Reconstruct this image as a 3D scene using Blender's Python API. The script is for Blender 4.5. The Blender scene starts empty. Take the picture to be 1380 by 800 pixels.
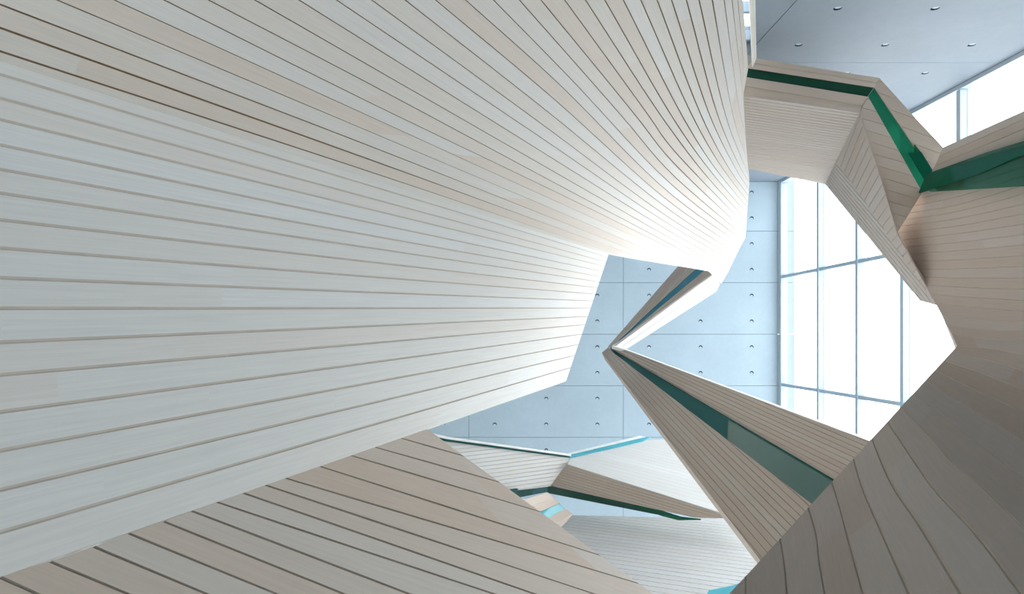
import bpy, bmesh, math, random
from mathutils import Vector, Matrix, noise
random.seed(4)
C = bpy.context.scene.collection
F = 920.0            # focal length in px of the 1380 px wide frame
VX, VY = 657.0, 453.0  # where the level room's depth lines meet

def P(px, py, d):
    return Vector(((px - VX) / F * d, d, (VY - py) / F * d))

def plane3(a, b, c):
    A, B, D = P(*a), P(*b), P(*c)
    n = (B - A).cross(D - A).normalized()
    if n.dot(A) > 0: n = -n
    return A, n

def on(pl, px, py):
    r = P(px, py, 1.0)
    return r * (pl[0].dot(pl[1]) / r.dot(pl[1]))

def near(d, c=40.0):
    return d / (1 + d / c)

# ------------------------------------------------------------------ materials
def new_mat(name):
    m = bpy.data.materials.new(name); m.use_nodes = True
    nt = m.node_tree; nt.nodes.clear()
    out = nt.nodes.new('ShaderNodeOutputMaterial')
    return m, nt, out

def N(nt, t, **kw):
    n = nt.nodes.new(t)
    for k, v in kw.items():
        if hasattr(n, k): setattr(n, k, v)
    return n

def ramp(nt, stops):
    r = nt.nodes.new('ShaderNodeValToRGB')
    e = r.color_ramp.elements
    while len(e) < len(stops): e.new(0.5)
    for i, (p, c) in enumerate(stops):
        e[i].position = p; e[i].color = (*c, 1)
    return r

def wood_mat(name, base, warm, pale, board=3.2, vari=1.0):
    """whitewashed boards: u runs along the board in metres, v counts boards"""
    m, nt, out = new_mat(name)
    L = nt.links.new
    uv = N(nt, 'ShaderNodeTexCoord')
    sep = N(nt, 'ShaderNodeSeparateXYZ'); L(uv.outputs['UV'], sep.inputs[0])
    fl = N(nt, 'ShaderNodeMath', operation='FLOOR'); L(sep.outputs[1], fl.inputs[0])
    w1 = N(nt, 'ShaderNodeTexWhiteNoise', noise_dimensions='1D'); L(fl.outputs[0], w1.inputs['W'])
    off = N(nt, 'ShaderNodeMath', operation='MULTIPLY'); L(w1.outputs['Value'], off.inputs[0]); off.inputs[1].default_value = 7.0
    du = N(nt, 'ShaderNodeMath', operation='DIVIDE'); L(sep.outputs[0], du.inputs[0]); du.inputs[1].default_value = board
    ad = N(nt, 'ShaderNodeMath', operation='ADD'); L(du.outputs[0], ad.inputs[0]); L(off.outputs[0], ad.inputs[1])
    fu = N(nt, 'ShaderNodeMath', operation='FLOOR'); L(ad.outputs[0], fu.inputs[0])
    cmb = N(nt, 'ShaderNodeCombineXYZ'); L(fu.outputs[0], cmb.inputs[0]); L(fl.outputs[0], cmb.inputs[1])
    w2 = N(nt, 'ShaderNodeTexWhiteNoise', noise_dimensions='2D'); L(cmb.outputs[0], w2.inputs['Vector'])
    tone = ramp(nt, [(0.0, warm), (0.12, warm), (0.35, base), (0.62, base), (0.85, pale), (1.0, pale)])
    L(w2.outputs['Value'], tone.inputs[0])
    # grain
    mp = N(nt, 'ShaderNodeMapping'); L(uv.outputs['UV'], mp.inputs[0]); mp.inputs['Scale'].default_value = (1.6, 7.0, 1)
    addv = N(nt, 'ShaderNodeVectorMath', operation='ADD'); L(mp.outputs[0], addv.inputs[0])
    sc = N(nt, 'ShaderNodeVectorMath', operation='SCALE'); L(cmb.outputs[0], sc.inputs[0]); sc.inputs['Scale'].default_value = 13.7
    L(sc.outputs[0], addv.inputs[1])
    g = N(nt, 'ShaderNodeTexNoise'); L(addv.outputs[0], g.inputs['Vector'])
    g.inputs['Scale'].default_value = 1.3; g.inputs['Detail'].default_value = 5; g.inputs['Distortion'].default_value = 0.8
    gr = N(nt, 'ShaderNodeMapRange'); L(g.outputs['Fac'], gr.inputs[0])
    gr.inputs[1].default_value = 0.3; gr.inputs[2].default_value = 0.72; gr.inputs[3].default_value = 0.945; gr.inputs[4].default_value = 1.035
    mp2 = N(nt, 'ShaderNodeMapping'); L(uv.outputs['UV'], mp2.inputs[0]); mp2.inputs['Scale'].default_value = (3.0, 34.0, 1)
    g2 = N(nt, 'ShaderNodeTexNoise'); L(mp2.outputs[0], g2.inputs['Vector']); g2.inputs['Scale'].default_value = 1.5; g2.inputs['Detail'].default_value = 3
    gr2 = N(nt, 'ShaderNodeMapRange'); L(g2.outputs['Fac'], gr2.inputs[0])
    gr2.inputs[1].default_value = 0.3; gr2.inputs[2].default_value = 0.7; gr2.inputs[3].default_value = 0.98; gr2.inputs[4].default_value = 1.02
    mul = N(nt, 'ShaderNodeMath', operation='MULTIPLY'); L(gr.outputs[0], mul.inputs[0]); L(gr2.outputs[0], mul.inputs[1])
    mix = N(nt, 'ShaderNodeVectorMath', operation='SCALE'); L(tone.outputs[0], mix.inputs[0]); L(mul.outputs[0], mix.inputs['Scale'])
    b = N(nt, 'ShaderNodeBsdfPrincipled'); L(mix.outputs[0], b.inputs['Base Color'])
    b.inputs['Roughness'].default_value = 0.55
    b.inputs['Specular IOR Level'].default_value = 0.3
    L(b.outputs[0], out.inputs[0])
    return m

def plain(name, col, rough=0.6, spec=0.3, metal=0.0):
    m, nt, out = new_mat(name)
    b = N(nt, 'ShaderNodeBsdfPrincipled')
    n = N(nt, 'ShaderNodeTexNoise'); n.inputs['Scale'].default_value = 9
    tc = N(nt, 'ShaderNodeTexCoord'); nt.links.new(tc.outputs['Object'], n.inputs['Vector'])
    r = ramp(nt, [(0.3, tuple(c * 0.94 for c in col)), (0.7, tuple(min(1, c * 1.04) for c in col))])
    nt.links.new(n.outputs['Fac'], r.inputs[0]); nt.links.new(r.outputs[0], b.inputs['Base Color'])
    b.inputs['Roughness'].default_value = rough; b.inputs['Specular IOR Level'].default_value = spec
    b.inputs['Metallic'].default_value = metal
    nt.links.new(b.outputs[0], out.inputs[0])
    return m

def concrete_mat(name, col):
    m, nt, out = new_mat(name)
    L = nt.links.new
    tc = N(nt, 'ShaderNodeTexCoord')
    n1 = N(nt, 'ShaderNodeTexNoise'); L(tc.outputs['Object'], n1.inputs['Vector']); n1.inputs['Scale'].default_value = 0.9; n1.inputs['Detail'].default_value = 8; n1.inputs['Roughness'].default_value = 0.62
    n2 = N(nt, 'ShaderNodeTexNoise'); L(tc.outputs['Object'], n2.inputs['Vector']); n2.inputs['Scale'].default_value = 14; n2.inputs['Detail'].default_value = 4
    r1 = N(nt, 'ShaderNodeMapRange'); L(n1.outputs['Fac'], r1.inputs[0]); r1.inputs[1].default_value = 0.3; r1.inputs[2].default_value = 0.7; r1.inputs[3].default_value = 0.94; r1.inputs[4].default_value = 1.05
    r2 = N(nt, 'ShaderNodeMapRange'); L(n2.outputs['Fac'], r2.inputs[0]); r2.inputs[1].default_value = 0.25; r2.inputs[2].default_value = 0.75; r2.inputs[3].default_value = 0.97; r2.inputs[4].default_value = 1.02
    mu = N(nt, 'ShaderNodeMath', operation='MULTIPLY'); L(r1.outputs[0], mu.inputs[0]); L(r2.outputs[0], mu.inputs[1])
    s = N(nt, 'ShaderNodeVectorMath', operation='SCALE'); s.inputs[0].default_value = col; L(mu.outputs[0], s.inputs['Scale'])
    b = N(nt, 'ShaderNodeBsdfPrincipled'); L(s.outputs[0], b.inputs['Base Color']); b.inputs['Roughness'].default_value = 0.6; b.inputs['Specular IOR Level'].default_value = 0.3
    L(b.outputs[0], out.inputs[0])
    return m

def glass_mat(name, tint, body, opaque=0.5, gloss=0.12):
    """tinted laminated glass: clear colour seen through + a coloured body + a reflective skin"""
    m, nt, out = new_mat(name)
    L = nt.links.new
    t = N(nt, 'ShaderNodeBsdfTransparent'); t.inputs[0].default_value = (*tint, 1)
    d = N(nt, 'ShaderNodeBsdfDiffuse'); d.inputs[0].default_value = (*body, 1)
    tl = N(nt, 'ShaderNodeBsdfTranslucent'); tl.inputs[0].default_value = (*body, 1)
    md = N(nt, 'ShaderNodeMixShader'); md.inputs[0].default_value = 0.4; L(d.outputs[0], md.inputs[1]); L(tl.outputs[0], md.inputs[2])
    m1 = N(nt, 'ShaderNodeMixShader'); m1.inputs[0].default_value = opaque; L(t.outputs[0], m1.inputs[1]); L(md.outputs[0], m1.inputs[2])
    gl = N(nt, 'ShaderNodeBsdfGlossy'); gl.inputs['Roughness'].default_value = 0.02; gl.inputs[0].default_value = (0.9, 1, 0.97, 1)
    fr = N(nt, 'ShaderNodeLayerWeight'); fr.inputs[0].default_value = 0.25
    mm = N(nt, 'ShaderNodeMath', operation='MULTIPLY'); L(fr.outputs['Fresnel'], mm.inputs[0]); mm.inputs[1].default_value = gloss * 4
    mm.use_clamp = True
    m2 = N(nt, 'ShaderNodeMixShader'); L(mm.outputs[0], m2.inputs[0]); L(m1.outputs[0], m2.inputs[1]); L(gl.outputs[0], m2.inputs[2])
    L(m2.outputs[0], out.inputs[0])
    return m

W_A = wood_mat('whitewashed boards', (0.79, 0.755, 0.70), (0.775, 0.70, 0.625), (0.80, 0.79, 0.76))
W_S = wood_mat('whitewashed side boards', (0.77, 0.785, 0.76), (0.775, 0.76, 0.72), (0.78, 0.81, 0.805))
W_B = wood_mat('natural pale boards', (0.741, 0.655, 0.57), (0.731, 0.617, 0.518), (0.754, 0.695, 0.63))
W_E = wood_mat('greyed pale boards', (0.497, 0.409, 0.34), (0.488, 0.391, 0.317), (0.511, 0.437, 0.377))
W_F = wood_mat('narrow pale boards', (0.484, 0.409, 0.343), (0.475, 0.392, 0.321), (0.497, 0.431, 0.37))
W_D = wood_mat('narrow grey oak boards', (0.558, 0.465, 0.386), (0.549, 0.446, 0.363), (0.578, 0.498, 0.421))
W_H = wood_mat('narrow white boards', (0.666, 0.666, 0.648), (0.666, 0.659, 0.634), (0.691, 0.698, 0.686))
W_C = wood_mat('soft white boards', (0.78, 0.78, 0.76), (0.78, 0.77, 0.74), (0.80, 0.80, 0.80))
W_K = wood_mat('cool white deck boards', (0.588, 0.596, 0.596), (0.588, 0.586, 0.575), (0.612, 0.626, 0.635))
GROOVE = plain('raw timber groove', (0.38, 0.27, 0.17), 0.8, 0.1)
GROOVE_S = plain('greyed timber groove', (0.50, 0.43, 0.35), 0.8, 0.1)
GROOVE_L = plain('whitened timber groove', (0.60, 0.56, 0.50), 0.8, 0.1)
GROOVE_H = plain('pale timber groove', (0.70, 0.69, 0.66), 0.8, 0.1)
CONC = concrete_mat('cool fair-faced concrete', (0.37, 0.468, 0.532))
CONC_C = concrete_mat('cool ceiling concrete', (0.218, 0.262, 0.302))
CONC_X = concrete_mat('darkened outer concrete', (0.30, 0.35, 0.385))  # outer concrete darkened in colour to offset the bright sky falling on it
CONC_F = concrete_mat('pale floor concrete', (0.76, 0.76, 0.74))
HOLE = plain('tie hole painted shade', (0.05, 0.07, 0.10), 0.8)  # near-black colour paints the shade inside each recess
PLUG = plain('tie hole plug', (0.40, 0.50, 0.57), 0.7)
SEAM = plain('concrete joint', (0.22, 0.28, 0.34), 0.8)
PLASTER = plain('white plaster', (0.80, 0.78, 0.75), 0.8)
FRAME = plain('pale blue painted aluminium', (0.45, 0.55, 0.63), 0.35, 0.5)
RIM = plain('white painted coping', (0.82, 0.82, 0.80), 0.5)
G_DARK = glass_mat('deep green laminated glass', (0.02, 0.12, 0.09), (0.03, 0.11, 0.075), 0.8, 0.01)
G_MID = glass_mat('mid green laminated glass', (0.06, 0.42, 0.28), (0.04, 0.20, 0.14), 0.7, 0.02)
G_BRIGHT = glass_mat('bright green glass', (0.0, 0.25, 0.16), (0.012, 0.17, 0.10), 0.7, 0.01)
G_PALE = glass_mat('pale green clear glass', (0.36, 0.64, 0.53), (0.15, 0.34, 0.27), 0.15, 0.01)
G_TEAL = glass_mat('dark teal glass', (0.03, 0.16, 0.15), (0.035, 0.165, 0.15), 0.88, 0.02)
G_BLUE = glass_mat('blue teal glass', (0.05, 0.25, 0.32), (0.06, 0.30, 0.36), 0.55, 0.03)
G_CYAN = glass_mat('cyan glass edge', (0.20, 0.72, 0.80), (0.20, 0.66, 0.74), 0.6, 0.02)
G_CLEAR = glass_mat('clear window glass', (0.97, 0.985, 1.0), (0.9, 0.95, 1.0), 0.0, 0.03)

# ------------------------------------------------------------------ objects
def link(name, bm, mats, parent=None, smooth=False):
    bmesh.ops.recalc_face_normals(bm, faces=bm.faces[:]) if smooth == 'recalc' else None
    me = bpy.data.meshes.new(name); bm.to_mesh(me); bm.free()
    for m in (mats if isinstance(mats, (list, tuple)) else [mats]): me.materials.append(m)
    o = bpy.data.objects.new(name, me); C.objects.link(o)
    if parent: 
        o.parent = parent
        o.matrix_parent_inverse = Matrix.Translation(-parent.location)
    return o

def thing(name, label, cat, loc, group=None):
    o = bpy.data.objects.new(name, None); C.objects.link(o)
    o.location = loc; o['label'] = label; o['category'] = cat
    if group: o['group'] = group
    return o

def struct(o, label=None):
    o['kind'] = 'structure'
    if label: o['label'] = label
    return o

def box(bm, a, b, mi=0):
    vs = [bm.verts.new((x, y, z)) for x in (a[0], b[0]) for y in (a[1], b[1]) for z in (a[2], b[2])]
    for f in ((0,1,3,2),(4,6,7,5),(0,4,5,1),(2,3,7,6),(0,2,6,4),(1,5,7,3)):
        fc = bm.faces.new([vs[i] for i in f]); fc.material_index = mi

# ---- clad surface from groove guide lines (rows of points, one per groove)
def clad_grid(bm, G, T=0.07, g=0.006, depth=0.007, toward=None, v0=0):
    uvl = bm.loops.layers.uv.verify()
    n, m = len(G), len(G[0])
    nrm = [[None]*m for _ in range(n)]
    for i in range(n):
        for j in range(m):
            a = G[min(i+1, n-1)][j] - G[max(i-1, 0)][j]
            b = G[i][min(j+1, m-1)] - G[i][max(j-1, 0)]
            k = a.cross(b)
            k = k.normalized() if k.length > 1e-9 else Vector((0, -1, 0))
            if k.dot(toward - G[i][j]) < 0: k = -k
            nrm[i][j] = k
    lens = [0.0]
    mid = n // 2
    for j in range(1, m): lens.append(lens[-1] + (G[mid][j] - G[mid][j-1]).length)
    A, B = [], []
    for i in range(n - 1):
        ra, rb = [], []
        for j in range(m):
            a, b = G[i][j], G[i+1][j]
            L = (b - a).length
            gg = min(g, L * 0.12)
            dr = (b - a) / L if L > 1e-9 else Vector((0,0,0))
            ra.append(a + dr * gg if i > 0 else a.copy())
            rb.append(b - dr * gg if i < n - 2 else b.copy())
        A.append(ra); B.append(rb)
        va = [bm.verts.new(p) for p in ra]; vb = [bm.verts.new(p) for p in rb]
        for j in range(m - 1):
            f = bm.faces.new((va[j], va[j+1], vb[j+1], vb[j])); f.material_index = 0
            f.smooth = True
            for l, (u, v) in zip(f.loops, ((lens[j], .06), (lens[j+1], .06), (lens[j+1], .94), (lens[j], .94))):
                l[uvl].uv = (u + v0 * 1.7, i + v + v0)
    for i in range(1, n - 1):
        v1 = [bm.verts.new(p) for p in B[i-1]]
        v3 = [bm.verts.new(p) for p in A[i]]
        v2 = [bm.verts.new(G[i][j] - nrm[i][j] * depth) for j in range(m)]
        for j in range(m - 1):
            for p, q in ((v1, v2), (v2, v3)):
                f = bm.faces.new((p[j], p[j+1], q[j+1], q[j])); f.material_index = 1
    # back skin and rims
    bk = [[bm.verts.new(G[i][j] - nrm[i][j] * T) for j in range(m)] for i in range(n)]
    for i in range(n - 1):
        for j in range(m - 1):
            f = bm.faces.new((bk[i][j], bk[i+1][j], bk[i+1][j+1], bk[i][j+1])); f.material_index = 0
            for l in f.loops: l[uvl].uv = (lens[j], i + .5)
    for i in (0, n - 1):
        fr = [bm.verts.new(G[i][j]) for j in range(m)]
        for j in range(m - 1):
            f = bm.faces.new((fr[j], fr[j+1], bk[i][j+1], bk[i][j])); f.material_index = 0
            for l in f.loops: l[uvl].uv = (lens[j], i + .5)
    for j in (0, m - 1):
        fr = [bm.verts.new(G[i][j]) for i in range(n)]
        for i in range(n - 1):
            f = bm.faces.new((fr[i], fr[i+1], bk[i+1][j], bk[i][j])); f.material_index = 0
            for l in f.loops: l[uvl].uv = (i * .12, v0 + n + .5)

# ---- flat clad facet: polygon on a plane, boards laid along a line on that plane
def facet(bm, pl, poly, line, w=0.116, T=0.06, g=0.008, depth=0.006, seed=0):
    uvl = bm.loops.layers.uv.verify()
    pts = [on(pl, *p) for p in poly]
    n = pl[1]
    a, b = on(pl, *line[0]), on(pl, *line[1])
    u = (b - a).normalized(); v = n.cross(u).normalized()
    tmp = bmesh.new()
    f = tmp.faces.new([tmp.verts.new(p) for p in pts])
    f.normal_update()
    if f.normal.dot(n) < 0: f.normal_flip()
    ks = [(p - a).dot(v) / w for p in pts]
    if line is not None and w < 50:
        for k in range(math.floor(min(ks)), math.ceil(max(ks)) + 1):
            for off in (-g / 2, g / 2):
                co = a + v * (k * w + off)
                bmesh.ops.bisect_plane(tmp, geom=tmp.verts[:] + tmp.edges[:] + tmp.faces[:], plane_co=co, plane_no=v, dist=1e-6)
    grooves = []
    for f in tmp.faces:
        kc = (f.calc_center_median() - a).dot(v)
        if w < 50 and abs(kc - round(kc / w) * w) < g * 0.55: grooves.append(f)
    for f in tmp.faces: f.material_index = 0
    for f in grooves: f.material_index = 1
    boundary = [(e.verts[0], e.verts[1]) for e in tmp.edges if len(e.link_faces) == 1]
    if grooves:
        r = bmesh.ops.extrude_face_region(tmp, geom=grooves)
        nv = [x for x in r['geom'] if isinstance(x, bmesh.types.BMVert)]
        bmesh.ops.translate(tmp, verts=nv, vec=-n * depth)
        bmesh.ops.delete(tmp, geom=[f for f in grooves if f.is_valid], context='FACES_ONLY')
        for f in tmp.faces:
            f.normal_update()
            if abs(f.normal.dot(n)) < 0.5: f.material_index = 1
    # copy over
    vm = {}
    for x in tmp.verts: vm[x] = bm.verts.new(x.co)
    for f in tmp.faces:
        try: nf = bm.faces.new([vm[x] for x in f.verts])
        except ValueError: continue
        nf.material_index = f.material_index
        kc = (f.calc_center_median() - a).dot(v) / w
        for l in nf.loops:
            q = l.vert.co - a
            l[uvl].uv = (q.dot(u) + seed, math.floor(kc) + min(.95, max(.05, q.dot(v) / w - math.floor(kc))) + seed)
    tmp.free()
    # rim and back
    fr = [bm.verts.new(p) for p in pts]; bk = [bm.verts.new(p - n * T) for p in pts]
    for i in range(len(pts)):
        j = (i + 1) % len(pts)
        nf = bm.faces.new((fr[i], fr[j], bk[j], bk[i]))
        for l in nf.loops: l[uvl].uv = ((l.vert.co - a).dot(u) + seed, seed + .5)
    nf = bm.faces.new(bk)
    for l in nf.loops: l[uvl].uv = ((l.vert.co - a).dot(u) + seed, seed + .5)

def pane(bm, pl, poly, T=0.02, back=0.0):
    n = pl[1]
    pts = [on(pl, *p) - n * back for p in poly]
    a = [bm.verts.new(p) for p in pts]; b = [bm.verts.new(p - n * T) for p in pts]
    bm.faces.new(a); bm.faces.new(b[::-1])
    for i in range(len(a)):
        j = (i + 1) % len(a); bm.faces.new((a[i], b[i], b[j], a[j]))

def glass(name, pl, poly, mat, parent, T=0.02, back=0.0, label=None):
    bm = bmesh.new(); pane(bm, pl, poly, T, back)
    o = link(name, bm, mat, parent)
    if label: o['label'] = label
    return o

def panel(name, items, mats, parent, **kw):
    """items: (plane, polygon, board line)"""
    bm = bmesh.new()
    for k, it in enumerate(items):
        facet(bm, *it, seed=k * 31, **kw)
    return link(name, bm, mats, parent)

def bez(pts, m):
    """smooth curve through three image points, or a straight line through two"""
    out = []
    if len(pts) == 2:
        for j in range(m):
            t = j / (m - 1)
            out.append((pts[0][0] + (pts[1][0] - pts[0][0]) * t, pts[0][1] + (pts[1][1] - pts[0][1]) * t))
        return out
    # Catmull-Rom through n points, resampled by length
    q = [Vector((p[0], p[1], 0)) for p in pts]
    q = [q[0] * 2 - q[1]] + q + [q[-1] * 2 - q[-2]]
    fine = []
    for i in range(1, len(q) - 2):
        l = [0, (q[i] - q[i-1]).length ** .5]
        l.append(l[-1] + (q[i+1] - q[i]).length ** .5); l.append(l[-1] + (q[i+2] - q[i+1]).length ** .5)
        for k in range(20):
            t = l[1] + (l[2] - l[1]) * k / 20
            A1 = q[i-1].lerp(q[i], t / l[1]); A2 = q[i].lerp(q[i+1], (t - l[1]) / (l[2] - l[1])); A3 = q[i+1].lerp(q[i+2], (t - l[2]) / (l[3] - l[2]))
            B1 = A1.lerp(A2, t / l[2]); B2 = A2.lerp(A3, (t - l[1]) / (l[3] - l[1]))
            fine.append(B1.lerp(B2, (t - l[1]) / (l[2] - l[1])))
    fine.append(q[-2])
    cum = [0]
    for i in range(1, len(fine)): cum.append(cum[-1] + (fine[i] - fine[i-1]).length)
    k = 0
    for j in range(m):
        s = cum[-1] * j / (m - 1)
        while k < len(cum) - 2 and cum[k+1] < s: k += 1
        t = (s - cum[k]) / max(1e-9, cum[k+1] - cum[k])
        p = fine[k].lerp(fine[k+1], min(1, t)); out.append((p.x, p.y))
    return out

def interp(tab, x):
    for (a, b), (c, d) in zip(tab, tab[1:]):
        if x <= c: return b + (d - b) * max(0, (x - a)) / (c - a)
    return tab[-1][1]

# ================================================================== the room
XW, XG, YW, ZC, ZF, XL, YB = 6.757, 6.86, 15.9, 3.6, -8.0, -7.6, -6.0

def concrete(name, place, us, vs, hu, hv, thick, rh=0.045, sh=-.017, mat=None):
    """place(u, v, w) -> point, w is distance into the slab; us/vs panel seams; hu/hv hole offsets in a panel"""
    bm = bmesh.new(); s = 0.006; K = 12
    def q(pts, mi=0):
        f = bm.faces.new([bm.verts.new(place(*p)) for p in pts]); f.material_index = mi
    for a, b in zip(us, us[1:]):
        for c, d in zip(vs, vs[1:]):
            a1, b1, c1, d1 = a + s, b - s, c + s, d - s
            hx = [a + h for h in hu if a + h < b - .1]; hy = [c + h for h in hv if c + h < d - .1]
            cx = [a1] + [(p + r) / 2 for p, r in zip(hx, hx[1:])] + [b1]
            cy = [c1] + [(p + r) / 2 for p, r in zip(hy, hy[1:])] + [d1]
            if not hx or not hy: q([(a1,c1,0),(b1,c1,0),(b1,d1,0),(a1,d1,0)]); 
            else:
                for i, x in enumerate(hx):
                    for j, y in enumerate(hy):
                        x0, x1, y0, y1 = cx[i], cx[i+1], cy[j], cy[j+1]
                        ring, outer = [], []
                        angs = sorted([2*math.pi*k/K for k in range(K)] + [math.atan2(yy - y, xx - x) % (2*math.pi) for xx in (x0, x1) for yy in (y0, y1)])
                        for t in angs:
                            ct, st = math.cos(t), math.sin(t)
                            ring.append((x + rh*ct, y + rh*st))
                            k = min(((x1-x)/ct if ct > 1e-9 else (x0-x)/ct if ct < -1e-9 else 1e9), ((y1-y)/st if st > 1e-9 else (y0-y)/st if st < -1e-9 else 1e9))
                            outer.append((x + k*ct, y + k*st))
                        for k in range(len(angs)):
                            l = (k + 1) % len(angs)
                            q([(*ring[k],0),(*outer[k],0),(*outer[l],0),(*ring[l],0)])
                            q([(*ring[k],0),(*ring[l],0),(x+(ring[l][0]-x)*.95,y+(ring[l][1]-y)*.95,.03),(x+(ring[k][0]-x)*.95,y+(ring[k][1]-y)*.95,.03)], 3)
                        q([(x+(p[0]-x)*.95, y+(p[1]-y)*.95, .03) for p in ring], 3)
                        q([(x+(p[0]-x)*.80, y+sh+(p[1]-y)*.74, .004) for p in ring], 2)  # low-set plug leaves a dark crescent, shade built into the hole
            # joint sides
            q([(a1,c1,0),(b1,c1,0),(b,c,.01),(a,c,.01)],1); q([(b1,c1,0),(b1,d1,0),(b,d,.01),(b,c,.01)],1)
            q([(b1,d1,0),(a1,d1,0),(a,d,.01),(b,d,.01)],1); q([(a1,d1,0),(a1,c1,0),(a,c,.01),(a,d,.01)],1)
    u0, u1, v0, v1 = us[0], us[-1], vs[0], vs[-1]
    c8 = [(u0,v0),(u1,v0),(u1,v1),(u0,v1)]
    q([(*p, thick) for p in c8])
    for i in range(4): q([(*c8[i],0),(*c8[i],thick),(*c8[(i+1)%4],thick),(*c8[(i+1)%4],0)])
    return struct(link(name, bm, [mat or CONC, SEAM, PLUG, HOLE]))

def rng(lo, hi, anchor, step):
    k = math.ceil((lo - anchor) / step - 1e-6); r = [lo] if anchor + k*step > lo + .02 else []
    while anchor + k*step < hi + 1e-6: r.append(anchor + k*step); k += 1
    if r[-1] < hi - .02: r.append(hi)
    return r

# far wall, continuing a little outside the glazing
bw = concrete('wall_back', lambda u, v, w: Vector((u, YW + w, v)), rng(XL, XW, XW, 3.595), rng(ZF, ZC, 0.05, 1.2),
         (.60, 1.80, 2.99), (.30, .90), .4)
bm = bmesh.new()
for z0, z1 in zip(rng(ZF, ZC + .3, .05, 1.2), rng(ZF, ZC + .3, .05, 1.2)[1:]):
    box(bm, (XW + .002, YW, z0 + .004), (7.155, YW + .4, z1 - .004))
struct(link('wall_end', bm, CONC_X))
# ceiling with the rooflight slot cut out of it (slot x 1.9..3.29, y 6.2..8.62)
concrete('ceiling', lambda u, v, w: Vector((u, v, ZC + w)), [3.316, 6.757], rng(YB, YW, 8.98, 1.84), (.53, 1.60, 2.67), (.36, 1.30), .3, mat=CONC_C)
def RX(y): return 2.80 + .36 * (y - 7.2)     # right edge of the slanting rooflight
def LX(y): return RX(y) - 1.3
def prism(bm, pts, z0, z1):
    a = [bm.verts.new((x, y, z0)) for x, y in pts]; b = [bm.verts.new((x, y, z1)) for x, y in pts]
    bm.faces.new(a); bm.faces.new(b[::-1])
    for i in range(len(a)):
        j = (i + 1) % len(a); bm.faces.new((a[i], b[i], b[j], a[j]))
bm = bmesh.new()
Y0, Y1 = 5.2, 8.58
prism(bm, [(XL, YB), (3.31, YB), (3.31, Y0), (XL, Y0)], ZC, ZC + .3)
prism(bm, [(XL, Y1), (3.31, Y1), (3.31, YW), (XL, YW)], ZC, ZC + .3)
prism(bm, [(XL, Y0), (LX(Y0), Y0), (LX(Y1), Y1), (XL, Y1)], ZC, ZC + .3)
prism(bm, [(RX(Y0), Y0), (3.31, Y0), (3.31, Y1), (RX(Y1), Y1)], ZC, ZC + .3)
box(bm, (XW + .003, YB, ZC), (6.97, YW, ZC + .3))
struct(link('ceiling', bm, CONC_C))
bm = bmesh.new()
for y in (Y0, 6.55, 7.78, Y1 - .06): prism(bm, [(LX(y), y), (RX(y), y), (RX(y + .06), y + .06), (LX(y + .06), y + .06)], ZC + .1, ZC + .22)
w2 = struct(link('window_2', bm, FRAME))
bm = bmesh.new(); prism(bm, [(LX(Y0), Y0), (RX(Y0), Y0), (RX(Y1), Y1), (LX(Y1), Y1)], ZC + .23, ZC + .245); link('glass_pane', bm, G_CLEAR, w2)

# other walls and floor (outside the frame, they hold the light in)
bm = bmesh.new(); box(bm, (XL - .3, YB - .3, ZF - .3), (7.4, YW + .4, ZF)); struct(link('floor', bm, CONC_F))
bm = bmesh.new(); box(bm, (XL - .3, YB, ZF), (XL, YW + .4, ZC + .3)); struct(link('wall_left', bm, PLASTER))
bm = bmesh.new(); box(bm, (-4.0, YB - .3, ZF), (7.4, YB, ZC + .3)); box(bm, (XL - .3, YB - .3, ZF), (-6.8, YB, ZC + .3)); struct(link('wall_front', bm, PLASTER))
bm = bmesh.new()
for x in (-6.8, -5.9, -5.0, -4.08): box(bm, (x, YB - .15, ZF), (x + .08, YB - .05, ZC))
w3 = struct(link('added_window', bm, FRAME))  # unseen window, added to brighten the right staircase and the low landing
bm = bmesh.new(); box(bm, (-6.75, YB - .11, ZF), (-4.02, YB - .09, ZC + .2)); link('glass_pane', bm, G_CLEAR, w3)
YG = 5.66   # glazing begins here, concrete before it
bm = bmesh.new(); box(bm, (XW, YB, ZF), (7.1, YG, ZC)); struct(link('wall_right', bm, CONC))

# glazed wall
win = thing('window_1', 'tall glazed wall of pale blue mullions and transoms', 'window', (XW, 9, ZF)); del win['category']; del win['label']; win['kind'] = 'structure'
ms = [7.06, 8.45, 9.76, 11.10, 12.47, 13.94]
for i, y in enumerate(ms):
    bm = bmesh.new(); box(bm, (XW, y, ZF), (XG + .05, y + .085, ZC - .07)); link('mullion', bm, FRAME, win)
bm = bmesh.new(); box(bm, (XW, YW - .18, ZF), (XG + .05, YW - .10, ZC - .07)); link('mullion', bm, FRAME, win)
for z in (1.335, -1.145, -3.6, -6.0):
    ys = ms + [YW - .18]
    bm = bmesh.new()
    for a, b in zip([YG - .085] + ms, ys): box(bm, (XW + .02, a + .085, z), (XG + .03, b, z + .07))
    link('transom', bm, FRAME, win)
bm = bmesh.new(); box(bm, (XW, YG, ZC - .06), (XG + .05, YW - .1, ZC)); box(bm, (XW, YG, ZF), (XG + .05, YW - .1, ZF + .08)); link('window_frame', bm, FRAME, win)
for a, b in zip([YG] + ms, ms + [YW - .13]):
    bm = bmesh.new(); box(bm, (XG - .01, a + .01, ZF), (XG + .01, b, ZC - .03)); link('glass_pane', bm, G_CLEAR, win)

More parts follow.
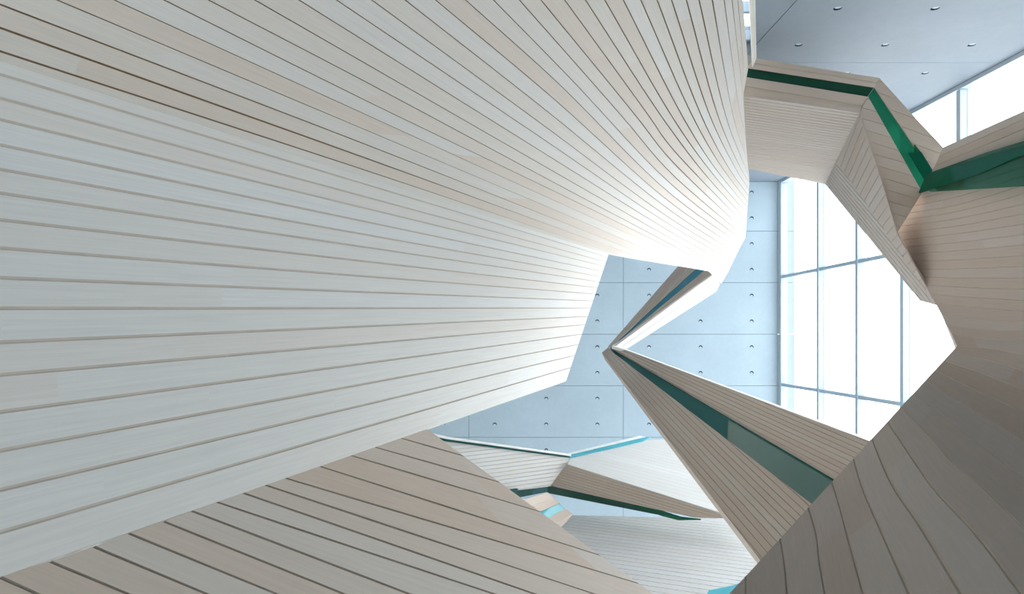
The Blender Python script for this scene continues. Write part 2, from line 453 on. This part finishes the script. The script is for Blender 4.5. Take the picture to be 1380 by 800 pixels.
# ================================================================== great curved staircase, upper left
VA = (1047.0, 415.0)
plA = plane3((0, 82, 2.74), (0, 777, 2.0), (820, 343, 12.63))
CW = 17.0
def warp(p): return p / (1 + p.y / CW)
def dA(x, y):
    r = math.hypot(x - VA[0], y - VA[1]); th = math.degrees(math.atan2(VA[1] - y, VA[0] - x))
    return near((2490 + 520 * math.exp(-max(0, th - 17.64) / 12)) / r, CW)
big = thing('staircase', 'largest timber-clad staircase, a curved white-washed soffit and side filling the upper left', 'staircase', (-1.5, 2.5, -1))
M = 40
ysA = [82, 100, 132, 161, 195, 228, 260, 296, 334, 374, 415, 461, 505, 555, 607, 660, 717, 777]
G = []
for y in ysA:
    dx, dy = VA[0], VA[1] - y
    # start beyond the frame, end on the raking edge (820,343)-(765,507)
    ex, ey = 765 - 820, 507 - 343
    den = dx * ey - dy * ex
    t = ((820 - 0) * ey - (343 - y) * ex) / den
    s0, s1 = -0.32, t
    row = []
    for j in range(M):
        # even steps in depth-ish space
        k = j / (M - 1); s = s0 + (s1 - s0) * (1 - (1 - k) ** 1.4)
        row.append(warp(on(plA, dx * s, y + dy * s)))
    G.append(row)
bm = bmesh.new(); clad_grid(bm, G, T=.08, g=.0065, depth=.0045, toward=Vector((2, 2, 0)))
link('side_panel', bm, [W_S, GROOVE_L], big)

# curved soffit: one traced line per groove  (start, mid points ..., end on the cut edge)
A1 = [
 [(0, 82), (820, 343)],
 [(0, 69), (500, 232), (760, 319), (850, 348.3)],
 [(0, 37.5), (500, 215.6), (760, 310), (880, 353)],
 [(0, 5.6), (500, 197), (760, 300), (905, 357)],
 [(77, 0), (500, 178), (760, 288), (930, 361)],
 [(154, 0), (500, 157.5), (760, 276), (900, 339), (955, 365.3)],
 [(221, 0), (500, 139), (760, 264), (900, 333), (966, 367.5), (972, 382)],
 [(281, 0), (500, 114), (760, 253), (900, 327), (979, 370)],
 [(343.5, 0), (760, 239), (900, 319), (982.5, 364)],
 [(403, 0), (760, 223), (900, 310), (985, 358)],
 [(453.6, 0), (730, 186), (900, 301), (988, 352)],
 [(501, 0), (730, 167), (900, 292), (990.5, 347)],
 [(546, 0), (735, 148), (900, 281), (993, 342)],
 [(587, 0), (745, 132), (900, 270), (996, 336)],
 [(627.5, 0), (750, 110), (900, 258), (999, 330)],
 [(665, 0), (768, 105), (900, 244), (1002, 325)],
 [(700, 0), (841, 160), (900, 229), (1004.5, 320)],
 [(729, 0), (860, 160), (900, 211), (1005.2, 313)],
 [(761, 0), (877, 160), (900, 193), (1005.8, 305)],
 [(789, 0), (893.6, 160), (948, 232), (1006.4, 297)],
 [(815, 0), (907.5, 160), (954, 226), (1007, 288)],
 [(840, 0), (921.5, 160), (962, 224), (1007.6, 280)],
 [(863.5, 0), (935, 160), (972, 224), (1008.2, 272)],
 [(885.5, 0), (947, 160), (982, 226), (1008.8, 264)],
 [(905, 0), (958.5, 160), (992, 228), (1009.4, 256)],
 [(925, 0), (969, 160), (999, 228), (1010, 246)],
 [(942, 0), (979.4, 160), (1003, 222), (1009.6, 238)],
 [(960, 0), (989, 160), (1003, 205), (1007.5, 218)],
 [(976, 0), (997, 150), (1003.5, 178), (1005, 188)],
 [(986.5, 0), (999, 110), (1002.5, 145), (1003, 152)],
 [(994.5, 0), (1002, 90), (1001.5, 130)],
 [(1001, 0), (1006, 60), (1008.3, 92)],
]
G = []
nA = len(A1)
for i, pts in enumerate(A1):
    # continue the first segment back beyond the frame
    d = Vector((pts[0][0] - pts[1][0], pts[0][1] - pts[1][1])).normalized()
    far = 0.32 * math.hypot(pts[0][0] - VA[0], pts[0][1] - VA[1])
    p0 = (pts[0][0] + d.x * far, pts[0][1] + d.y * far)
    if i == 0: 
        dx, dy = VA[0], VA[1] - 82
        cur = [(dx * s, 82 + dy * s) for s in [(-0.32 + (820 / VA[0] + .32) * j / (M - 1)) for j in range(M)]]
    else:
        cur = bez([p0] + pts, M)
    row = []
    for (x, y) in cur: row.append(P(x, y, dA(x, y)))
    G.append(row)
bm = bmesh.new(); clad_grid(bm, G, T=.08, g=.0042, depth=.010, toward=Vector((1.5, 3, -1.5)), v0=40)
soff_end = G[6][-1]
link('curved_soffit', bm, [W_A, GROOVE], big)

# ================================================================== low sloping parapet, lower left
pB0 = warp(on(plA, 0, 777)); pB1 = warp(on(plA, 575, 578))
plB = plane3((0, 777, pB0.y), (575, 578, pB1.y), (880, 800, 3.3))
low = thing('landing', 'natural beige boarded landing slab sloping across the lower left corner', 'landing', (0, 2, -1.6))
SB = [(-420, 922, -60, 1080), (-280, 873, 0, 992), (-130, 822, 60, 912), (0, 777, 88, 817), (67, 756, 173, 800), (126, 736, 279, 800), (173, 718, 373, 800), (220, 702, 463, 800), (258, 688, 552, 800), (292, 676, 620, 785),
      (328, 664, 620, 765), (357, 653, 620, 740), (382, 643, 620, 714), (431, 628, 620, 688), (472, 613, 620, 657), (505, 602, 640, 640), (540, 590, 660, 624), (575, 578, 661, 596)]
# right-hand cut edge (575,578)-(880,800), carried on below the frame
e0, e1 = (575.0, 578.0), (880.0, 800.0)
G = []
for (x0, y0, x1, y1) in SB:
    dx, dy = x1 - x0, y1 - y0
    ex, ey = e1[0] - e0[0], e1[1] - e0[1]
    den = dx * ey - dy * ex
    t = ((e0[0] - x0) * ey - (e0[1] - y0) * ex) / den if abs(den) > 1e-6 else 0
    if (x0, y0) == (575, 578): t = 0.02
    X1, Y1 = x0 + dx * t, y0 + dy * t
    if Y1 > 1120 or t <= 0:
        t = (1120 - y0) / dy; X1, Y1 = x0 + dx * t, 1120
    G.append([on(plB, x0 + (X1 - x0) * j / 11, y0 + (Y1 - y0) * j / 11) for j in range(12)])
bm = bmesh.new(); clad_grid(bm, G, T=.10, g=.006, depth=.008, toward=Vector((0, 0, 6)), v0=90)
link('boarded_deck', bm, [W_B, GROOVE_S], low)

# ================================================================== far zig-zag flight: upper leg C and lower leg D
zig = thing('staircase', 'sharp arrowhead staircase folding back on itself before the far concrete wall', 'staircase', (2.0, 9, -1.5))
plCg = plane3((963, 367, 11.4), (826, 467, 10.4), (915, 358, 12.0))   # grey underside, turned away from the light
plCw = plane3((963, 367, 11.4), (826, 467, 10.4), (965, 393, 11.45))   # white side, turned to the window
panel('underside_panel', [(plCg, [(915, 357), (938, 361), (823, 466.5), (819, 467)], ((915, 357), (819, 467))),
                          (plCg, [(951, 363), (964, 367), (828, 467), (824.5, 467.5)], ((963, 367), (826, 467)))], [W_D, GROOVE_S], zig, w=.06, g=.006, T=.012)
glass('glass_balustrade', plCg, [(937, 360), (952, 363.5), (825, 468), (822, 467.5)], G_BLUE, zig, back=.02, label='blue-green glass strip let into the upper leg')
panel('side_panel', [(plCw, [(963, 366.5), (970, 383), (965.5, 392.5), (843, 471), (825, 467)], ((963, 380), (835, 469)))], [W_C, GROOVE_H], zig, w=.16, g=.008, T=.02)
plD = plane3((822, 466, 10.5), (811, 475, 10.35), (1167, 592, 5.2))
plDl = plD
plDg = plD
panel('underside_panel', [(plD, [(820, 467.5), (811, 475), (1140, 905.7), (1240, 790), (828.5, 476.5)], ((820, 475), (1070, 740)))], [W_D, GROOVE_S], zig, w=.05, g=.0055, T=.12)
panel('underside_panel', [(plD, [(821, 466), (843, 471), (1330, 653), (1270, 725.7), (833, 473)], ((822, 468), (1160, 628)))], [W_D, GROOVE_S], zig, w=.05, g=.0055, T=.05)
glass('glass_balustrade', plD, [(822, 467), (835, 472), (1275, 727), (1245, 795), (826, 474)], G_TEAL, zig, back=.035, label='dark teal glass strip widening down the lower leg')
plDr = plane3((843, 471, on(plD, 843, 471).y), (1330, 653, on(plD, 1330, 653).y), (1330, 643, on(plD, 1330, 653).y + .4))
bm = bmesh.new(); pane(bm, plDr, [(826, 464.5), (843, 469.6), (1330, 649.5), (1330, 653), (843, 471), (825, 466)], T=.04); link('coping', bm, RIM, zig)

# ================================================================== right-hand staircase E (+ parapet G)
E = [
 [(955, 829), (955, 880)],
 [(1005, 776), (1004.6, 800)],
 [(1051, 726), (1056, 751), (1060.6, 800)],
 [(1089, 684), (1099, 716), (1104.6, 759), (1112, 800)],
 [(1121, 649), (1131, 681), (1142, 722), (1164, 800)],
 [(1150, 618), (1161, 655), (1180, 698.5), (1226, 800)],
 [(1175, 590.5), (1200, 649), (1241, 710), (1296, 800)],
 [(1196, 568), (1231.5, 620), (1261, 661), (1313, 716), (1378, 800)],
 [(1214, 548), (1256, 591), (1281, 620), (1316, 649), (1380, 711.6)],
 [(1231, 530), (1274, 564), (1312.5, 593), (1380, 645)],
 [(1246.5, 513), (1290, 540), (1335, 567), (1380, 595)],
 [(1260, 498.5), (1301, 519), (1339.5, 536.8), (1380, 556)],
 [(1272, 485.5), (1326, 504), (1380, 525.5)],
 [(1282, 474.5), (1335, 486), (1380, 499.6)],
 [(1290, 466), (1335, 469.5), (1380, 478.7)],
 [(1282.5, 450), (1317, 455), (1380, 461)],
 [(1276, 438), (1326, 444), (1380, 446)],
 [(1269, 424), (1326, 430), (1380, 433)],
 [(1261, 409), (1326, 415), (1380, 419.5)],
 [(1254, 396), (1320, 401), (1380, 405)],
 [(1247, 384), (1320, 388), (1380, 389.6)],
 [(1241, 373), (1310, 374.5), (1380, 375)],
 [(1235, 362.6), (1290, 362.4), (1380, 359)],
 [(1229, 352), (1290, 350), (1380, 344.5)],
 [(1223, 342), (1290, 338), (1380, 330)],
 [(1218, 333), (1290, 326.6), (1380, 316)],
 [(1213.5, 324), (1290, 315), (1380, 302)],
 [(1209, 314), (1290, 304.5), (1380, 288)],
 [(1216, 305), (1290, 294.5), (1380, 275)],
 [(1222, 296.5), (1290, 285), (1380, 261)],
 [(1227, 288), (1290, 276), (1380, 249)],
 [(1231.5, 279), (1290, 265), (1380, 237)],
 [(1236, 269.5), (1290, 254), (1380, 224)],
 [(1241, 260), (1290, 243), (1380, 211)],
 [(1247, 249), (1300, 231), (1380, 200)],
 [(1253, 237), (1305, 219), (1380, 190)],
 [(1260, 223), (1310, 203), (1380, 174)],
 [(1266, 210), (1320, 187), (1380, 161)],
 [(1271, 198.5), (1325, 174), (1380, 149.5)],
]
VE = (1003.0, 326.0)
def KE(x, y):
    ph = math.degrees(math.atan2(VE[1] - y, x - VE[0]))
    if ph > 90: ph -= 360
    return 1000 + 1600 / (1 + math.exp(-(ph + 29) / 6.5))
def dE(x, y, i=0): return near(KE(x, y) / math.hypot(x - VE[0], y - VE[1])) * (1 - .08 * math.exp(-((x - 1205) ** 2 + (y - 318) ** 2) / 9000))
right = thing('staircase', 'brown-grey boarded staircase wall bulging in from the right edge', 'staircase', (2.5, 3, -2))
ME = 36
G = []
for i, pts in enumerate(E):
    a, b = pts[-2], pts[-1]
    d = Vector((b[0] - a[0], b[1] - a[1])).normalized()
    if 21 <= i <= 32: pts = [(pts[0][0] - 9, pts[0][1] + .4)] + pts[1:]
    cur = bez(pts + [(b[0] + d.x * 420, b[1] + d.y * 420)], ME)
    G.append([P(x, y, dE(x, y)) for x, y in cur])
bm = bmesh.new(); clad_grid(bm, G, T=.06, g=.0075, depth=.0045, toward=Vector((0, 1, 0)), v0=140)
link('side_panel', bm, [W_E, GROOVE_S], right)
plG = plane3((1256, 231, dE(1256, 231, 35) - .10), (1380, 190, dE(1380, 190, 35) - .25), (1380, 251, dE(1380, 251, 30) - .25))
glass('glass_balustrade', plG, [(1256, 231.5), (1330, 205), (1700, 92), (1700, 246), (1380, 251), (1243.5, 259)], G_PALE, right, T=.015, label='pale green clear glass sheet')
glass('glass_balustrade', plG, [(1256, 231.5), (1380, 197), (1700, 108), (1700, 124), (1380, 208.5), (1330, 231), (1243.5, 259)], G_BRIGHT, right, T=.02, back=-.05, label='deep green tapering glass sheet')

# ================================================================== footbridge F
br = thing('footbridge', 'timber-clad footbridge with green glass strip spanning under the ceiling, upper right', 'bridge', (4.2, 8.3, 1.0))
dv = dE(1243, 259, 33); dr = dE(1209, 314, 27); dt = dE(1271, 198.5, 38)
plF1 = plane3((1018, 80, 8.0), (1183, 106, 7.9), (1170, 130, 7.95))
plF2b = plane3((1170, 130, on(plF1, 1170, 130).y), (1243, 259, dv), (1209, 314, 7.97))
plF2 = plF2b
dr = 7.97
pad = (1001, 128)
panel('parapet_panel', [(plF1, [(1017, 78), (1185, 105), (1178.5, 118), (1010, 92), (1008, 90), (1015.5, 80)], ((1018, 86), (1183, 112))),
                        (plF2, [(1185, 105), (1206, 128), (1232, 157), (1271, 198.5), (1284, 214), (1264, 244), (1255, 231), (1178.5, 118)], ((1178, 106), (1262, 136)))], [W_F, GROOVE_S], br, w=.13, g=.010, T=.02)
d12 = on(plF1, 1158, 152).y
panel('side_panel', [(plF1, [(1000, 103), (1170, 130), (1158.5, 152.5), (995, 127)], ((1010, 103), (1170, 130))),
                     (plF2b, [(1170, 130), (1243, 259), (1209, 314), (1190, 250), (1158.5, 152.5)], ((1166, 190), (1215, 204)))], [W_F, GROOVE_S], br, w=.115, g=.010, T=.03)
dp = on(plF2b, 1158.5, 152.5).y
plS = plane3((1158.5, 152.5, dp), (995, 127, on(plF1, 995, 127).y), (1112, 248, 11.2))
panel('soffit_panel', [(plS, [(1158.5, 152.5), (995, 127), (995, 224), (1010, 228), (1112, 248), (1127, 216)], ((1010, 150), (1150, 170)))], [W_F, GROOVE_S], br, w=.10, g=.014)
d1112 = on(plS, 1112, 248).y; d1127 = on(plS, 1127, 216).y
# raking leg of the bridge: ridge (1158,152)-(1209,314)-(1262,411)
plR = plane3((1158.5, 152.5, dp), (1209, 314, dr), (1127, 216, d1127))
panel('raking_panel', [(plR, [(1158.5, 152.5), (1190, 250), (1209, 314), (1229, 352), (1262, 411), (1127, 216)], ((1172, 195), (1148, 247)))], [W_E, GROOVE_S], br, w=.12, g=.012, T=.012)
plR3 = plane3((1112, 248, d1112), (1127, 216, d1127), (1262, 411, on(plR, 1262, 411).y))
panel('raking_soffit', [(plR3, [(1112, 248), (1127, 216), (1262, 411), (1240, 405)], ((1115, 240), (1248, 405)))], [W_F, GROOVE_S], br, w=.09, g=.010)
glass('glass_balustrade', plF1, [(995, 88), (1008, 90.5), (1178.5, 118), (1170, 130), (1007, 103.5), (995, 101)], G_DARK, br, back=.02, label='very dark green straight glass strip')
plFg = plF2b
glass('glass_balustrade', plFg, [(1178.5, 118), (1239, 205), (1256, 231.5), (1244, 259), (1170, 130)], G_MID, br, back=.02, label='mid green glass strip running down to the corner')
glass('glass_balustrade', plFg, [(1223, 206), (1240, 205), (1256.5, 231.5), (1248, 248)], G_BRIGHT, br, back=-.03, T=.015, label='small bright green overlapping glass leaf')
glass('glass_balustrade', plFg, [(1231, 196), (1232, 195), (1240, 205), (1232, 205.5)], G_PALE, br, back=-.02, T=.015, label='tiny pale glass corner')
# upright timber fin rising from the bridge's near end to the ceiling, and a short grey post piece in the slot
plN = plane3((1013, 0, 7.05), (1018, 0, 7.05), (1014, 90, 7.9))
panel('upright_fin', [(plN, [(1009, -12), (1018, -12), (1018, 0), (1019.5, 78), (1014, 91), (1013, 60)], ((1015, 0), (1017, 85)))], [W_A, GROOVE_H], br, w=.05, g=.004)
plK = plane3((1005, 73, 8.3), (1014, 76, 8.3), (1014, 92, 8.3))
bm = bmesh.new(); pane(bm, plK, [(1000, 70), (1006.5, 73.5), (1016, 78), (1016, 93), (1000, 92)], T=.06); link('post', bm, plain('grey stone-coloured board', (0.30, 0.30, 0.27)), br)

# ================================================================== lower far staircase H
far_s = thing('staircase', 'distant lower white-boarded staircase with two copings meeting in a shallow V', 'staircase', (1.2, 11, -3.4))
plH1 = plane3((600, 590, 9.9), (766, 617, 10.9), (690, 661, 10.2))
panel('side_panel', [(plH1, [(560, 584), (600, 592), (765, 616), (768, 619), (741, 655), (690, 661), (640, 690), (560, 640)], ((600, 640), (740, 622)))], [W_H, GROOVE_L], far_s, w=.058, g=.013, depth=.009)
bm = bmesh.new(); pane(bm, plH1, [(560, 579.5), (600, 589), (766, 612.3), (767, 615), (600, 592), (560, 583)], T=.25, back=-.06); link('coping', bm, RIM, far_s)
glass('glass_balustrade', plH1, [(560, 584), (600, 591.5), (766, 614.5), (767, 616.8), (600, 594.5), (560, 588)], G_TEAL, far_s, back=-.03, label='dark glass line under the left coping')
plH2 = plane3((768, 619, 10.9), (978, 692, 9.6), (870, 592, 12.3))
panel('top_panel', [(plH2, [(768, 619), (775, 612), (870, 592.5), (960, 590), (1030, 660), (1030, 710), (978, 692.5), (765, 625)], ((775, 620), (960, 668)))], [W_H, GROOVE_H], far_s, w=.14, g=.006, T=.012)
glass('glass_balustrade', plH2, [(768, 614.5), (866, 591.5), (876, 591), (866, 595.5), (768, 618)], G_CYAN, far_s, back=-.03, label='cyan glass line on the right coping')
bm = bmesh.new(); pane(bm, plH2, [(766, 612.5), (862, 588.8), (870, 590.5), (768, 615)], T=.04, back=-.03); link('coping', bm, RIM, far_s)
plH3 = plane3((766, 624, 10.9), (978, 692.5, 9.6), (745, 655, 11.3))
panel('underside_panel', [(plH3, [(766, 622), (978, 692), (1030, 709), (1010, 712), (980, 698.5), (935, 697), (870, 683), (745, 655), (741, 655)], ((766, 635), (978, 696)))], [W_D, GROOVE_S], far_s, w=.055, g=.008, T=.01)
plHg = plane3((741, 655, 11.35), (940, 698, 10.2), (741, 664, 11.5))
glass('glass_balustrade', plHg, [(735, 655), (745, 653.5), (850, 679), (905, 693), (885, 693), (740, 664.5), (735, 662)], G_DARK, far_s, label='dark green glass strip tapering to the right')
glass('glass_balustrade', plHg, [(855, 680), (880, 683), (918, 695), (945, 698), (915, 698.5), (893, 693)], G_BRIGHT, far_s, back=-.03, label='bright green tip of glass')
plHh = plane3((690, 660, 10.1), (740, 655, 11.2), (690, 668, 10.2))
glass('glass_balustrade', plHh, [(670, 663), (690, 659.5), (738, 654), (738, 662.5), (700, 670), (670, 675)], G_TEAL, far_s, label='short teal glass strip on the left')

post = thing('boxed_post', 'small square-ended white boarded box with a cyan band, beside the sloping landing', 'post', (0.9, 9.6, -3.3))
plP = plane3((708, 672, 9.5), (738, 662.5, 9.9), (757, 709, 9.6))
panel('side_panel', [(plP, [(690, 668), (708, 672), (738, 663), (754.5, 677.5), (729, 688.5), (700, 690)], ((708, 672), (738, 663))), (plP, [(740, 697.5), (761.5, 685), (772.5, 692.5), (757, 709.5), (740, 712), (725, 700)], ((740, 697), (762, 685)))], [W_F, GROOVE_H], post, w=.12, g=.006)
glass('glass_band', plP, [(720, 686), (729, 688), (754, 677), (762, 685.5), (740, 698), (728, 700)], G_CYAN, post, back=.01, label='cyan glass band')

# boarded lower deck (level)
zd = -2.98
def fl(px, py, z=zd):
    d = -z * F / (py - VY); return ((px - VX) / F * d, d)
deck = thing('landing', 'finely boarded pale lower landing with bluish sheen below the arrowhead staircase', 'landing', (1.5, 9, zd - .3))
plP5 = plane3((772, 692.5, -zd*F/(692.5-VY)), (985, 699, -zd*F/(699-VY)), (900, 800, -zd*F/(800-VY)))
panel('boarded_deck', [(plP5, [(700, 694), (772, 694), (935, 697.5), (1040, 699.5), (1062, 745), (1030, 800), (985, 799), (960, 800), (925, 830), (700, 830)], ((800, 740), (1000, 766)))], [W_K, GROOVE_H], deck, w=.156, g=.018, T=.3)
glass('glass_balustrade', plP5, [(955, 801), (986, 794.5), (1030, 780), (1030, 860), (930, 860)], G_CYAN, deck, back=-.05, label='cyan glass corner at the foot of the frame')

# ------------------------------------------------------------------ light
W = bpy.data.worlds.new('World'); bpy.context.scene.world = W; W.use_nodes = True
nt = W.node_tree; nt.nodes.clear()
o = nt.nodes.new('ShaderNodeOutputWorld'); bg = nt.nodes.new('ShaderNodeBackground')
bg.inputs[0].default_value = (0.975, 0.99, 1.0, 1); bg.inputs[1].default_value = 4.4
nt.links.new(bg.outputs[0], o.inputs[0])

sd = bpy.data.lights.new('Sun', 'SUN'); sun = bpy.data.objects.new('Sun', sd); C.objects.link(sun)
sd.energy = 8.0; sd.angle = math.radians(26); sd.color = (1.0, 0.985, 0.96)
sun.rotation_euler = Vector((0.775, 0.62, 0.11)).to_track_quat('Z', 'Y').to_euler(); sun.location = (14, 14, 4)
# ------------------------------------------------------------------ camera
cd = bpy.data.cameras.new('Camera'); cam = bpy.data.objects.new('Camera', cd); C.objects.link(cam)
cd.sensor_width = 36; cd.lens = 36 * F / 1380
cam.rotation_euler = (math.radians(90), 0, 0)
cd.shift_x = (690 - VX) / 1380; cd.shift_y = -(400 - VY) / 1380
cd.clip_start = 0.05
bpy.context.scene.camera = cam
sc = bpy.context.scene
sc.view_settings.view_transform = 'Standard'; sc.view_settings.look = 'None'
sc.view_settings.exposure = 0.0; sc.view_settings.gamma = 1; sc.view_settings.use_curve_mapping = False
sc.cycles.use_denoising = True
sc.cycles.max_bounces = 10; sc.cycles.diffuse_bounces = 6; sc.cycles.transparent_max_bounces = 12
